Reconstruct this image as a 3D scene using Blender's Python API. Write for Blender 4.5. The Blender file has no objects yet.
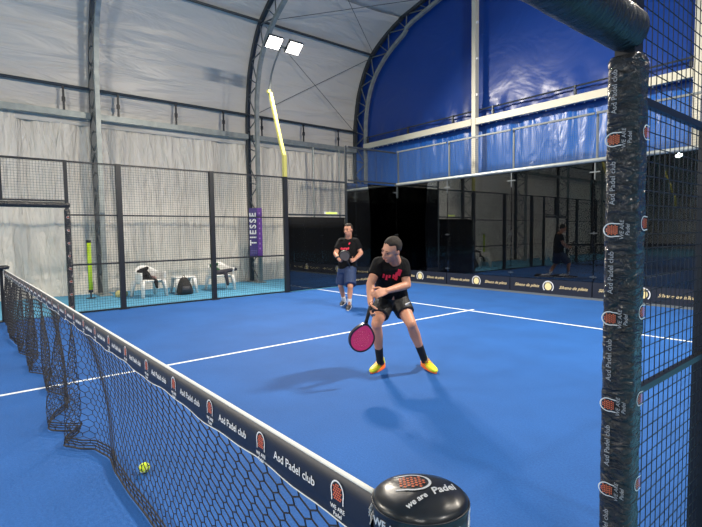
import bpy, math, random
from mathutils import Vector as V, Matrix, noise
random.seed(7)
S = bpy.context.scene
COL = S.collection
pi = math.pi

# ------------------------------------------------------------------ camera
CAM = V((0.65119, -0.60957, 1.51521))
CR = V((0.634849, 0.772521, -0.013343)); CU = V((-0.040013, 0.050118, 0.997941)); CF = V((-0.771599, 0.633009, -0.062728))
FPX = 477.55
cd = bpy.data.cameras.new('camera'); cam = bpy.data.objects.new('camera', cd); COL.objects.link(cam)
cd.sensor_width = 36; cd.lens = FPX / 702 * 36; cd.clip_start = 0.02; cd.clip_end = 200
m = Matrix((CR, CU, -CF)).transposed().to_4x4(); m.translation = CAM
cam.matrix_world = m
S.camera = cam
def at(px, py, D):
    return CAM + (CF + CR * ((px - 351) / FPX) - CU * ((py - 263.5) / FPX)) * D

# ------------------------------------------------------------------ materials
MATS = {}
def mat(name, col=(.5, .5, .5), rough=.5, metal=0.0, spec=.5, bump=None, emit=None, coat=0.0, var=None, sheen=0):
    if name in MATS: return MATS[name]
    mt = bpy.data.materials.new(name); mt.use_nodes = True
    nt = mt.node_tree; b = nt.nodes['Principled BSDF']
    b.inputs['Base Color'].default_value = (*col, 1); b.inputs['Roughness'].default_value = rough
    b.inputs['Metallic'].default_value = metal; b.inputs['Specular IOR Level'].default_value = spec
    b.inputs['Coat Weight'].default_value = coat
    if sheen: b.inputs['Sheen Weight'].default_value = sheen
    if emit:
        b.inputs['Emission Color'].default_value = (*emit[0], 1); b.inputs['Emission Strength'].default_value = emit[1]
    tc = None
    if bump or var:
        tc = nt.nodes.new('ShaderNodeTexCoord')
    if bump:  # (scale xyz, strength, distance, detail)
        mp = nt.nodes.new('ShaderNodeMapping'); mp.inputs['Scale'].default_value = bump[0]
        nt.links.new(tc.outputs['Object'], mp.inputs['Vector'])
        nz = nt.nodes.new('ShaderNodeTexNoise'); nz.inputs['Scale'].default_value = 1; nz.inputs['Detail'].default_value = bump[3] if len(bump) > 3 else 3
        nz.inputs['Distortion'].default_value = bump[4] if len(bump) > 4 else 0
        nt.links.new(mp.outputs[0], nz.inputs['Vector'])
        bp = nt.nodes.new('ShaderNodeBump'); bp.inputs['Strength'].default_value = bump[1]; bp.inputs['Distance'].default_value = bump[2]
        nt.links.new(nz.outputs['Fac'], bp.inputs['Height']); nt.links.new(bp.outputs[0], b.inputs['Normal'])
    if var:   # (scale, colour2)
        nz = nt.nodes.new('ShaderNodeTexNoise'); nz.inputs['Scale'].default_value = var[0]; nz.inputs['Detail'].default_value = 4
        nt.links.new(tc.outputs['Object'], nz.inputs['Vector'])
        rp = nt.nodes.new('ShaderNodeValToRGB'); rp.color_ramp.elements[0].position = .38; rp.color_ramp.elements[1].position = .62
        rp.color_ramp.elements[0].color = (*col, 1); rp.color_ramp.elements[1].color = (*var[1], 1)
        nt.links.new(nz.outputs['Fac'], rp.inputs[0]); nt.links.new(rp.outputs[0], b.inputs['Base Color'])
    MATS[name] = mt
    return mt

def floor_material():
    mt = bpy.data.materials.new('floor'); mt.use_nodes = True
    nt = mt.node_tree; N = nt.nodes; L = nt.links; b = N['Principled BSDF']
    g = N.new('ShaderNodeNewGeometry'); sp = N.new('ShaderNodeSeparateXYZ'); L.new(g.outputs['Position'], sp.inputs[0])
    def M(op, a, c, d=None):
        n = N.new('ShaderNodeMath'); n.operation = op
        for i, v in enumerate((a, c, d)):
            if v is None: continue
            if isinstance(v, (int, float)): n.inputs[i].default_value = v
            else: L.new(v, n.inputs[i])
        return n.outputs[0]
    x, y = sp.outputs[0], sp.outputs[1]
    ay = M('ABSOLUTE', y, 0)
    def band(v, c, h): return M('LESS_THAN', M('ABSOLUTE', M('SUBTRACT', v, c), 0), h)
    court = M('MULTIPLY', band(x, -5.0, 5.03), M('LESS_THAN', ay, 10.03))
    service = band(ay, 6.95, .028)
    centre = M('MULTIPLY', band(x, -5.0, .026), M('LESS_THAN', ay, 7.12))
    line = M('MULTIPLY', M('MAXIMUM', service, centre), court)
    nz = N.new('ShaderNodeTexNoise'); nz.inputs['Scale'].default_value = 75; nz.inputs['Detail'].default_value = 5; nz.inputs['Roughness'].default_value = .75
    L.new(g.outputs['Position'], nz.inputs['Vector'])
    nz2 = N.new('ShaderNodeTexNoise'); nz2.inputs['Scale'].default_value = 1.3; nz2.inputs['Detail'].default_value = 5
    L.new(g.outputs['Position'], nz2.inputs['Vector'])
    def mix(f, a, c, blend='MIX'):
        n = N.new('ShaderNodeMix'); n.data_type = 'RGBA'; n.blend_type = blend
        if isinstance(f, (int, float)): n.inputs['Factor'].default_value = f
        else: L.new(f, n.inputs['Factor'])
        for k, v in (('A', a), ('B', c)):
            s = [i for i in n.inputs if i.name == k and i.type == 'RGBA'][0]
            if isinstance(v, tuple): s.default_value = (*v, 1)
            else: L.new(v, s)
        return [o for o in n.outputs if o.type == 'RGBA'][0]
    turf = mix(nz.outputs['Fac'], (.002, .036, .17), (.026, .150, .49))
    out = mix(nz.outputs['Fac'], (.07, .27, .48), (.13, .42, .62))
    c = mix(court, out, turf)
    r = N.new('ShaderNodeMapRange'); L.new(nz2.outputs['Fac'], r.inputs[0]); r.inputs['From Min'].default_value = .3; r.inputs['From Max'].default_value = .7
    r.inputs['To Min'].default_value = .86; r.inputs['To Max'].default_value = 1.08
    hs = N.new('ShaderNodeHueSaturation'); L.new(c, hs.inputs['Color']); L.new(r.outputs[0], hs.inputs['Value'])
    c = mix(line, hs.outputs[0], (.74, .78, .82))
    L.new(c, b.inputs['Base Color']); b.inputs['Roughness'].default_value = .78; b.inputs['Specular IOR Level'].default_value = .3
    bp = N.new('ShaderNodeBump'); bp.inputs['Strength'].default_value = .5; bp.inputs['Distance'].default_value = .006
    L.new(nz.outputs['Fac'], bp.inputs['Height']); L.new(bp.outputs[0], b.inputs['Normal'])
    return mt

def glass_material():
    mt = bpy.data.materials.new('glass'); mt.use_nodes = True
    nt = mt.node_tree; N = nt.nodes; L = nt.links; N.remove(N['Principled BSDF'])
    fr = N.new('ShaderNodeFresnel'); fr.inputs['IOR'].default_value = 1.5
    tr = N.new('ShaderNodeBsdfTransparent'); tr.inputs[0].default_value = (.93, .96, .96, 1)
    gl = N.new('ShaderNodeBsdfGlossy'); gl.inputs['Roughness'].default_value = .004; gl.inputs['Color'].default_value = (1, 1, 1, 1)
    mx = N.new('ShaderNodeMixShader'); L.new(fr.outputs[0], mx.inputs[0]); L.new(tr.outputs[0], mx.inputs[1]); L.new(gl.outputs[0], mx.inputs[2])
    L.new(mx.outputs[0], N['Material Output'].inputs[0])
    return mt

M_GLASS = glass_material()
black_vinyl = mat('black vinyl', (.024, .025, .028), .27, spec=.6, bump=((17, 17, 34), 1.0, .035, 4, 1.4))
lintel_vinyl = mat('lintel vinyl', (.030, .031, .033), .30, spec=.6, bump=((9, 55, 9), 1.0, .03, 4, .8))
cap_vinyl = mat('cap vinyl', (.014, .016, .020), .30, spec=.6, bump=((9, 9, 9), .5, .02, 2, .6))
pad_dark = mat('pad cloth', (.02, .024, .035), .55, bump=((40, 40, 40), .3, .01))
black_paint = mat('black paint', (.012, .015, .022), .42)
wire_black = mat('black wire', (.016, .02, .028), .45)
grey_wire = mat('grey wire', (.10, .13, .17), .45)
grey_steel = mat('grey steel', (.16, .18, .19), .5, .3)
galv = mat('galvanised steel', (.36, .39, .38), .45, .45, var=(6, (.28, .31, .31)))
dark_steel = mat('dark steel', (.07, .08, .09), .45, .6)
cream_steel = mat('pale beam', (.60, .58, .48), .5, .1)
tent_white = mat('white membrane', (.64, .61, .575), .36, bump=((.5, .35, 2.2), .55, .25, 4, .7))
curtain_white = mat('white curtain', (.85, .78, .69), .36, bump=((5, 5.5, 1.0), 1.0, .12, 5, 1.4))
tarp_blue = mat('blue tarp', (.003, .042, .26), .33, bump=((.6, .6, .9), .35, .1, 3, 1))
tarp_hang = mat('blue hanging tarp', (.008, .10, .42), .32, bump=((3.2, 3.2, .9), .6, .07, 3, 1.2))
cloth_black = mat('black cloth', (.006, .006, .008), .9, spec=.1)
net_black = mat('net cord', (.008, .009, .014), .7)
white_tape = mat('white binding', (.74, .73, .68), .6)
band_black = mat('band vinyl', (.008, .012, .025), .5)
white_ink = mat('white print', (.75, .76, .78), .5)
faint_ink = mat('grey print', (.38, .39, .42), .5)  # greyer than the white print
orange_ink = mat('orange print', (.75, .16, .06), .5)
gold_ink = mat('gold print', (.80, .64, .34), .5)
gold_pale = mat('pale gold print', (.85, .72, .36), .5)
red_ink = mat('red print', (.70, .02, .06), .6)
yellow_paint = mat('yellow paint', (.62, .58, .16), .4)
white_plastic = mat('white plastic', (.80, .80, .78), .35)
skin = mat('skin', (.52, .24, .15), .5, var=(7, (.58, .28, .18)))
hair_m = mat('hair', (.014, .009, .006), .8, bump=((120, 120, 40), .6, .01))
shirt_m = mat('black jersey', (.004, .004, .005), .85, spec=.2, sheen=.0, bump=((14, 14, 9), .6, .03, 3, 1))
short_navy = mat('navy shorts', (.022, .045, .12), .7, bump=((12, 12, 8), .6, .03, 3, 1))
short_black = mat('black shorts', (.007, .007, .009), .6, bump=((12, 12, 8), .6, .03, 3, 1))
sock_white = mat('white sock', (.72, .73, .76), .8)
sock_black = mat('black sock', (.008, .008, .01), .8)
shoe_black = mat('black shoe', (.012, .014, .02), .5)
shoe_yellow = mat('neon yellow shoe', (.68, .84, .03), .45, var=(14, (.85, .72, .03)))
shoe_orange = mat('orange trim', (.95, .16, .02), .45)
eye_m = mat('eye', (.02, .015, .015), .3)
lip_m = mat('lip', (.42, .15, .12), .5)
brow_m = mat('brow', (.03, .018, .012), .8)

# ------------------------------------------------------------------ mesh helpers
class MB:
    def __init__(s): s.v = []; s.f = []; s.mi = []; s.k = 0
    def add(s, vs, fs):
        o = len(s.v); s.v += [tuple(p) for p in vs]; s.f += [tuple(i + o for i in f) for f in fs]; s.mi += [s.k] * len(fs)
        return s
    def box(s, a, b):
        x0, y0, z0 = a; x1, y1, z1 = b
        return s.add([(x, y, z) for z in (z0, z1) for y in (y0, y1) for x in (x0, x1)],
                     [(0, 2, 3, 1), (4, 5, 7, 6), (0, 1, 5, 4), (1, 3, 7, 5), (3, 2, 6, 7), (2, 0, 4, 6)])
    def cbox(s, c, d): return s.box([c[i] - d[i] / 2 for i in range(3)], [c[i] + d[i] / 2 for i in range(3)])
    def tube(s, pts, r, n=8, cap=True, rs=None):
        pts = [V(p) for p in pts]; rings = []; prev = None
        for i, p in enumerate(pts):
            t = ((pts[min(i + 1, len(pts) - 1)] - pts[max(i - 1, 0)])).normalized()
            if prev is None:
                u = t.orthogonal().normalized()
                if abs(t.z) < .9: u = t.cross(V((0, 0, 1))).normalized()
                else: u = (V((1, 0, 0)) - t * t.x).normalized()
            else: u = (prev - t * prev.dot(t)).normalized()
            prev = u; w = t.cross(u); rr = rs[i] if rs else r
            off = pi / n if n == 4 else 0
            k = rr * (math.sqrt(2) if n == 4 else 1)
            rings.append([p + (u * math.cos(2 * pi * j / n + off) + w * math.sin(2 * pi * j / n + off)) * k for j in range(n)])
        fs = [(i * n + j, i * n + (j + 1) % n, (i + 1) * n + (j + 1) % n, (i + 1) * n + j) for i in range(len(pts) - 1) for j in range(n)]
        vs = [p for r_ in rings for p in r_]
        if cap: fs += [tuple(range(n - 1, -1, -1)), tuple((len(pts) - 1) * n + j for j in range(n))]
        return s.add(vs, fs)
    def capsule(s, a, b, ra, rb, n=14, k=4):
        a = V(a); b = V(b); t = (b - a)
        if t.length < 1e-6: t = V((0, 0, 1e-4)); b = a + t
        t.normalize(); P = []; R = []
        for i in range(k + 1):
            th = pi / 2 * i / k
            P.append(a - t * ra * math.cos(th)); R.append(max(ra * math.sin(th), .0004))
        for i in range(k + 1):
            th = pi / 2 * i / k
            P.append(b + t * rb * math.sin(th)); R.append(max(rb * math.cos(th), .0004))
        return s.tube(P, 0, n, True, R)
    def ell(s, c, ax, n=16, k=10):
        c = V(c); ax = [V(a) for a in ax]; vs = []; fs = []
        for i in range(k + 1):
            th = pi * i / k
            for j in range(n):
                ph = 2 * pi * j / n
                vs.append(c + ax[0] * math.sin(th) * math.cos(ph) + ax[1] * math.sin(th) * math.sin(ph) + ax[2] * math.cos(th))
        for i in range(k):
            for j in range(n):
                fs.append((i * n + j, (i + 1) * n + j, (i + 1) * n + (j + 1) % n, i * n + (j + 1) % n))
        return s.add(vs, fs)
    def loft(s, secs, n=20, p=2.0):
        vs = []; fs = []
        for c, ax, ay in secs:
            for j in range(n):
                a = 2 * pi * j / n; ca, sa = math.cos(a), math.sin(a)
                e = 2 / p
                vs.append(V(c) + V(ax) * math.copysign(abs(ca) ** e, ca) + V(ay) * math.copysign(abs(sa) ** e, sa))
        for i in range(len(secs) - 1):
            for j in range(n): fs.append((i * n + j, i * n + (j + 1) % n, (i + 1) * n + (j + 1) % n, (i + 1) * n + j))
        fs += [tuple(range(n - 1, -1, -1)), tuple((len(secs) - 1) * n + j for j in range(n))]
        return s.add(vs, fs)
    def mesh(s, name, mats, smooth=False):
        me = bpy.data.meshes.new(name); me.from_pydata(s.v, [], s.f)
        for mt in (mats if isinstance(mats, (list, tuple)) else [mats]): me.materials.append(mt)
        if any(s.mi):
            for p, k in zip(me.polygons, s.mi): p.material_index = k
        if smooth:
            for p in me.polygons: p.use_smooth = True
        me.update(); return me
    def build(s, name, mats, parent=None, smooth=False):
        return link(name, s.mesh(name, mats, smooth), parent)

def link(name, me, parent=None, mw=None):
    o = bpy.data.objects.new(name, me); COL.objects.link(o)
    if parent: o.parent = parent
    if mw is not None: o.matrix_basis = mw
    return o
def tag(o, label=None, cat=None, group=None, kind=None):
    if label: o['label'] = label
    if cat: o['category'] = cat
    if group: o['group'] = group
    if kind: o['kind'] = kind
    return o
def thing(name, loc, label, cat, group=None, rz=0):
    o = bpy.data.objects.new(name, None); COL.objects.link(o); o.location = loc; o.rotation_euler = (0, 0, rz); o.empty_display_size = .1
    return tag(o, label, cat, group)
def copy_tree(o, parent=None):
    c = o.copy(); COL.objects.link(c)
    if parent: c.parent = parent
    for k in KIDS(o): copy_tree(k, c)
    return c
def KIDS(o): return [x for x in list(COL.objects) if x.parent == o]
def structure(o): o['kind'] = 'structure'; return o
def evaluated(o):
    dg = bpy.context.evaluated_depsgraph_get(); dg.update()
    me = bpy.data.meshes.new_from_object(o.evaluated_get(dg), depsgraph=dg)
    bpy.data.objects.remove(o)
    return me
def fused(mb, voxel, it=4, fac=.6):
    me = mb.mesh('tmp', []); o = bpy.data.objects.new('tmp', me); COL.objects.link(o)
    r = o.modifiers.new('r', 'REMESH'); r.mode = 'VOXEL'; r.voxel_size = voxel
    sm = o.modifiers.new('s', 'SMOOTH'); sm.iterations = it; sm.factor = fac
    m2 = evaluated(o)
    for p in m2.polygons: p.use_smooth = True
    return m2
def body_part(mb, name, mt, parent, voxel=.01, it=4):
    me = fused(mb, voxel, it); me.materials.clear(); me.materials.append(mt); me.name = name
    return link(name, me, parent)
TXT = {}
def text_mesh(s, size, mt, ext=.0006, shear=0, bold=0, spacing=1):
    key = (s, size, mt.name, ext, shear, bold)
    if key in TXT: return TXT[key]
    c = bpy.data.curves.new('t', 'FONT'); c.body = s; c.size = size; c.extrude = ext; c.align_x = 'CENTER'; c.align_y = 'CENTER'
    c.shear = shear; c.offset = bold; c.resolution_u = 3; c.space_character = spacing
    o = bpy.data.objects.new('t', c); COL.objects.link(o)
    me = evaluated(o); me.materials.clear(); me.materials.append(mt); TXT[key] = me
    return me
def plane_mw(o, xa, ya):
    xa = V(xa).normalized(); ya = V(ya).normalized(); za = xa.cross(ya)
    mm = Matrix((xa, ya, za)).transposed().to_4x4(); mm.translation = V(o); return mm
def outline_mesh(loops, ext, mt):
    c = bpy.data.curves.new('o', 'CURVE'); c.dimensions = '2D'; c.fill_mode = 'BOTH'; c.extrude = ext
    for lp in loops:
        sp = c.splines.new('POLY'); sp.points.add(len(lp) - 1); sp.use_cyclic_u = True
        for i, p in enumerate(lp): sp.points[i].co = (p[0], p[1], 0, 1)
    o = bpy.data.objects.new('o', c); COL.objects.link(o); me = evaluated(o); me.materials.clear(); me.materials.append(mt)
    return me

# emblem: white arch round an orange grid, over a short white bar of writing
def emblem_mesh():
    m_ = MB()
    def arc(r, n=18):
        pts = []
        for i in range(n + 1):
            a = -0.12 * pi + 1.24 * pi * i / n
            pts.append((r * .92 * math.cos(a), r * 1.05 * math.sin(a)))
        return pts
    out = [(1.0 * .42, -.48)] + arc(.5) + [(-.42, -.48)]
    inn = [(.36, -.46)] + arc(.43) + [(-.36, -.46)]
    n = len(out); z = .0015
    for i in range(n - 1):
        m_.add([(*out[i], z), (*out[i + 1], z), (*inn[i + 1], z), (*inn[i], z)], [(0, 1, 2, 3)])
    m_.k = 1
    for i in range(-3, 4):
        for j in range(-3, 4):
            u = (i * .13) + (j % 2) * .065; v = j * .105
            if (u / .33) ** 2 + (v / .39) ** 2 < 1 or (v < 0 and abs(u) < .29 and v > -.4):
                m_.add([(u - .052, v - .02, z), (u + .02, v - .047, z), (u + .052, v + .02, z), (u - .02, v + .047, z)], [(0, 1, 2, 3)])
    return m_.mesh('emblem', [white_ink, orange_ink])
EMB = emblem_mesh()
def scaled(mw, s): return mw @ Matrix.Diagonal((s, s, s, 1))

# ------------------------------------------------------------------ tent shell
OUT = [(-13.5, 4.4), (-13.5, 5.05), (-13.43, 5.80), (-13.22, 6.72), (-12.72, 7.66), (-12.05, 8.20), (-11.03, 8.67), (-9.9, 8.93), (0.25, 11.15)]
def prof(x):
    x = -abs(x - .25) + .25
    if x <= -13.5: return 5.05
    for (a, b), (c, d) in zip(OUT[1:], OUT[2:]):
        if a <= x <= c: return b + (d - b) * (x - a) / max(c - a, 1e-6)
    return 11.15
def smooth_path(P, sub=4):
    o = []
    for i in range(len(P) - 1):
        p0, p1, p2, p3 = (V(P[max(i - 1, 0)]), V(P[i]), V(P[i + 1]), V(P[min(i + 2, len(P) - 1)]))
        k = sub if (p2 - p1).length < 2.5 else 10
        for j in range(k):
            t = j / k
            o.append(.5 * ((2 * p1) + (p2 - p0) * t + (2 * p0 - 5 * p1 + 4 * p2 - p3) * t * t + (3 * p1 - p0 - 3 * p2 + p3) * t ** 3))
    o.append(V(P[-1])); return o
YB, YF = 11.35, -22.0
FR = [11.2 - 4.47 * k for k in range(8)]
half = smooth_path([V((a, 0, b)) for a, b in OUT])
full = [p.copy() for p in half] + [V((.5 - p.x, 0, p.z)) for p in reversed(half[:-1])]
NY = 140
mb = MB(); vs = []
for j in range(NY + 1):
    y = YF + (YB - YF) * j / NY
    d = min(abs(y - f) for f in FR) / 2.235
    for i, p in enumerate(full):
        a = full[max(i - 1, 0)]; b = full[min(i + 1, len(full) - 1)]; t = (b - a).normalized(); nrm = V((-t.z, 0, t.x))
        sag = -.10 * (1 - (1 - min(d, 1)) ** 2) * min(1, max(0, (p.z - 4.6))) if p.z < 9.5 else -.05
        w = .035 * noise.noise(V((i * .33 + 7, y * .8, 3.1))) + .02 * noise.noise(V((i * .9, y * 2.1 + i * .5, 1)))
        if p.z < 4.9: w *= .4
        vs.append(p + V((0, y, 0)) - nrm * (sag + w) * -1)
W_ = len(full)
mb.add(vs, [(j * W_ + i, j * W_ + i + 1, (j + 1) * W_ + i + 1, (j + 1) * W_ + i) for j in range(NY) for i in range(W_ - 1)])
structure(mb.build('ceiling', tent_white, smooth=True))

def hanging(name, y0, y1, x, z0, z1, mt, n, amp, axis='y', seed=0, drape=None):
    mb = MB(); vs = []; K = 16
    for j in range(n + 1):
        s = y0 + (y1 - y0) * j / n
        for k in range(K + 1):
            f = k / K; z = z0 + (z1 - z0) * f
            a = amp * (noise.noise(V((s * 1.6 + seed, z * .25, 0))) * 1.4 + .7 * noise.noise(V((s * 4.3 + seed, z * .45, 5))) + .35 * noise.noise(V((s * 9.0, z * .6, 9))))
            if drape: a += drape(s, z)
            vs.append((x + a, s, z) if axis == 'y' else (s, x + a, z))
    mb.add(vs, [(j * (K + 1) + k, (j + 1) * (K + 1) + k, (j + 1) * (K + 1) + k + 1, j * (K + 1) + k + 1) for j in range(n) for k in range(K)])
    return structure(mb.build(name, mt, smooth=True))
hanging('wall_left', YF, YB, -13.55, -.01, 4.65, curtain_white, 620, .10)
structure(MB().box((14.0, YF, -.01), (14.05, YB, 5.2)).build('wall_right', mat('reflection darkening wall', (.012, .014, .02), .8)))  # unseen wall, made dark so the side glass reflects black
def gable(name, y, mt, zlow, n=160, amp=.0, x0=-13.55, x1=14.05):
    mb = MB(); vs = []; K = 22
    for j in range(n + 1):
        x = x0 + (x1 - x0) * j / n; top = prof(x) + .02
        for k in range(K + 1):
            z = zlow + (top - zlow) * (k / K) ** 1.5
            w = 0
            if amp: w = amp * math.exp(-((z - 4.9) / .35) ** 2) * (noise.noise(V((x * 2.2 + z * 1.5, z * 2, 0))) + .5 * noise.noise(V((x * 5 - z * 3, z * 2, 0))))
            vs.append((x, y + w, z))
    mb.add(vs, [(j * (K + 1) + k, (j + 1) * (K + 1) + k, (j + 1) * (K + 1) + k + 1, j * (K + 1) + k + 1) for j in range(n) for k in range(K)])
    return structure(mb.build(name, mt, smooth=True))
gable('wall_back', YB - .02, tarp_blue, 4.45, amp=.12, n=260)
hanging('wall_back_skirt', -13.5, 14.0, YB - .10, -.01, 4.56, tarp_hang, 420, .06, axis='x', seed=31)
gable('wall_front', YF, tent_white, 0)
fl = MB(); fl.box((-13.7, YF - .2, -.12), (14.2, YB + .2, 0)); structure(fl.build('floor', floor_material()))

# ------------------------------------------------------------------ arches, purlins, beams
oc = smooth_path([V((a + .10, 0, b - .02)) for a, b in [(-13.5, 0), (-13.5, 2.5)] + OUT[1:]])
ic = smooth_path([V((a, 0, b)) for a, b in [(-12.82, 0), (-12.82, 2.5), (-12.80, 5.0), (-12.72, 5.95), (-12.42, 6.85), (-11.78, 7.55), (-10.8, 8.12), (-9.5, 8.62), (.25, 10.72)]])
def resample(P, step):
    L = [0]
    for a, b in zip(P, P[1:]): L.append(L[-1] + (b - a).length)
    n = max(2, int(round(L[-1] / step))); o = []
    i = 0
    for k in range(n + 1):
        s = L[-1] * k / n
        while i < len(L) - 2 and L[i + 1] < s: i += 1
        o.append(P[i].lerp(P[i + 1], (s - L[i]) / max(L[i + 1] - L[i], 1e-9)))
    return o
def arch(k, y):
    lab = ['grey steel lattice arch standing against the blue end wall',
           'grey steel lattice arch rising behind the yellow lamp mast and the purple sign',
           'grey steel lattice arch at far left, beside the neon yellow tube'][k] if k < 3 else 'grey lattice arch beyond the net, ' + ['first', 'second', 'third', 'fourth', 'last'][k - 3] + ' from the net, seen only mirrored'
    t = thing('tent_arch', (0, y, 0), lab, 'tent arch', 'lattice arches carrying the tent')
    if k > 3:
        for c in KIDS(ARCH0):
            q = c.copy(); COL.objects.link(q); q.parent = t
        return t
    a, b = MB(), MB(); w = MB()
    for sgn in (1, -1):
        f = (lambda p: V((p.x, 0, p.z))) if sgn == 1 else (lambda p: V((.5 - p.x, 0, p.z)))
        a.tube([f(p) for p in oc], .055, 4); b.tube([f(p) for p in ic], .055 if k else .05, 4)
        O = resample(oc, .52); I = resample(ic, .52 * 1.0)
        n = min(len(O), len(I)); O = resample(oc, sum((q - p).length for p, q in zip(oc, oc[1:])) / n); I = resample(ic, sum((q - p).length for p, q in zip(ic, ic[1:])) / n)
        for i in range(min(len(O), len(I)) - 1):
            w.tube([f(O[i]), f(I[i + 1])] if i % 2 else [f(I[i]), f(O[i + 1])], .020, 6, False)
            if i % 2 == 0: w.tube([f(O[i]), f(I[i])], .016, 6, False)
    a.build('outer_chord', dark_steel, t); b.build('inner_chord', galv, t); w.build('lattice', grey_steel, t)
    for sgn in (1, -1):
        x = -13.1 if sgn == 1 else 13.6
        MB().cbox((x, 0, .015), (.75, .3, .03)).build('base_plate', galv, t)
    return t
for k, y in enumerate(FR):
    o = arch(k, y)
    if k == 3: ARCH0 = o
def bar(name, pts, r, mt, lab, cat, grp=None, n=8):
    c = V(pts[0]); o = MB().tube([V(p) - c for p in pts], r, n).build(name, mt); o.location = c
    return tag(o, lab, cat, grp)
for a, b in zip(FR[::-1], FR[::-1][1:]):
    seg = ['between blue wall and lamp mast arch', 'left of the lamp mast arch', 'at the far left edge', 'first bay mirrored beyond the net', 'second bay mirrored beyond the net', 'third bay beyond the net', 'last bay beyond the net'][FR.index(b)]
    bar('eave_purlin', [(-13.30, a + .06, 5.31), (-13.30, b - .06, 5.31)], .04, dark_steel, f'dark purlin just above the straps, {seg}', 'purlin', 'dark eave purlins')
    bar('wall_beam', [(-13.30, a + .08, 4.62), (-13.30, b - .08, 4.62)], .075, galv, f'grey square rail above the white curtain, {seg}', 'beam', 'square curtain rails', 4)
    bar('roof_purlin', [(-12.28, a + .06, 7.84), (-12.28, b - .06, 7.84)], .038, dark_steel, f'dark purlin high under the roof, {seg}', 'purlin', 'dark roof purlins')
def strap(p, h, mt=black_paint):
    t = MB().cbox((0, 0, -h / 2), (.02, .05, h)).cbox((0, 0, -h * .55), (.05, .075, .11)).cbox((0, 0, -.03), (.04, .065, .05))
    o = t.build('ratchet_strap', mt); o.location = p; return o
for i, y in enumerate([1.59, 2.85, 4.38, 5.82, 7.13, 8.74, 10.25]):
    w = ['far left of the first arch', 'right of the first arch', 'midway to the lamp mast arch', 'left of the lamp mast arch', 'right behind the yellow lamp mast', 'midway to the corner', 'nearest the blue wall'][i]
    tag(strap((-13.22, y, 5.27), .58), f'short black strap between purlin and curtain rail, {w}', 'strap', 'black straps over the white curtain')
# tie cables under the white roof
def cable(a, b, lab):
    bar('tie_cable', [a, b], .009, dark_steel, lab, 'cable', 'thin cross bracing cables', 6)
cable((-13.3, 6.85, 5.3), (-12.33, 11.1, 7.75), 'thin cable rising from the lamp mast arch to the end arch')
cable((-12.33, 6.85, 7.75), (-13.3, 11.1, 5.3), 'thin cable falling from the lamp mast arch to the end arch')
cable((-12.22, 6.85, 7.88), (-9.4, 11.1, 8.75), 'thin cable along the roof from above the lamp to the end arch top')
cable((-12.22, 11.1, 7.88), (-9.4, 6.85, 8.75), 'thin cable crossing the roof right of the lamp')
# blue wall steel
for x in (-7.82, -2.46, 3.0, 8.5):
    w = MB().cbox((0, 0, prof(x) / 2 - .1), (.13, .16, prof(x) - .2)); w.k = 1
    for z in (4.2, 5.4, 6.4, 7.4): w.cbox((.09, -.03, z), (.05, .05, .06))
    o = w.build('gable_column', [cream_steel, white_plastic]); o.location = (x, YB - .34, 0)
    tag(o, {-7.82: 'pale steel column against the middle of the blue wall', -2.46: 'pale steel column on the blue wall, seen through the near wire panel'}.get(x, 'pale steel column on the blue wall right of the court'), 'column', 'pale columns on the blue wall')
for a, b in zip((-12.7, -7.82, -2.46, 3, 8.5), (-7.82, -2.46, 3, 8.5, 13.3)):
    o = MB().box((a + .08, -.05, -.09), (b - .08, .05, .09)).build('gable_beam', cream_steel); o.location = (0, YB - .38, 4.65)
    tag(o, 'pale horizontal beam across the blue wall, ' + {-12.7: 'left of the middle column', -7.82: 'right of the middle column'}.get(a, 'beyond the near wire panel'), 'beam', 'pale beams across the blue wall')
    o = MB().tube([(a + .02, 0, 0), (b - .02, 0, 0)], .022, 6).build('gable_purlin', dark_steel); o.location = (0, YB - .20, 5.01)
    tag(o, 'thin dark pipe above the pale beam, ' + {-12.7: 'left of the middle column', -7.82: 'right of the middle column'}.get(a, 'beyond the near wire panel'), 'pipe', 'thin dark pipes on the blue wall')
for x in (-12.5, -10.5, -8.64, -7.25, -4.96, -2.6):
    tag(strap((x, YB - .30, 5.01), .30, dark_steel), 'short dark strap over the pale beam, ' + {-12.5: 'nearest the left corner', -10.5: 'second from the left corner', -8.64: 'just left of the middle column', -7.25: 'just right of the middle column', -4.96: 'midway between middle column and padded post', -2.6: 'seen through the near wire'}[x], 'strap', 'dark straps on the blue wall')
t = MB()
for i in range(62):
    x = -12.4 + i * .24; t.cbox((x, 0, 0), (.02, .02, .03))
o = t.build('lacing_ties', white_plastic); o.location = (0, YB - .33, 4.545); tag(o, 'row of small white lacing ties under the pale beam', 'ties', kind='stuff')
for y, w in ((8.87, 'left'), (9.99, 'right')):
    bar('curtain_pole', [(-12.86, y, 0), (-12.86, y, 4.455)], .03, galv, f'{w} one of two thin grey upright poles behind the raised wire panel', 'pole', 'thin poles behind the raised wire')

# ------------------------------------------------------------------ court enclosure
WIRES = {}
def wire_mesh(L, H, step=.05, r=.0021, mt=wire_black, tag_='b'):
    key = (round(L, 3), round(H, 3), step, r, mt.name)
    if key in WIRES: return WIRES[key]
    m_ = MB(); n = int(round(L / step)); k = int(round(H / step))
    for i in range(n + 1):
        x = L * i / n; m_.box((x - r, -r, 0), (x + r, r, H))
    for j in range(k + 1):
        z = H * j / k; m_.box((0, r, z - r), (L, 3 * r, z + r))
    WIRES[key] = m_.mesh('wire_mesh', mt); return WIRES[key]
def fence_panel(p, L, H, rz, rails, label, group, mt=wire_black, fm=black_paint, r=.0017, fr=.015):
    t = thing('wire_fence', p, label, 'fence', group, rz)
    link('wire_mesh', wire_mesh(L, H, mt=mt, r=r), t)
    for z in rails: MB().box((0, -fr, max(z - fr, -.0)), (L, fr, z + fr)).build('rail', fm, t)
    return t
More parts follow.
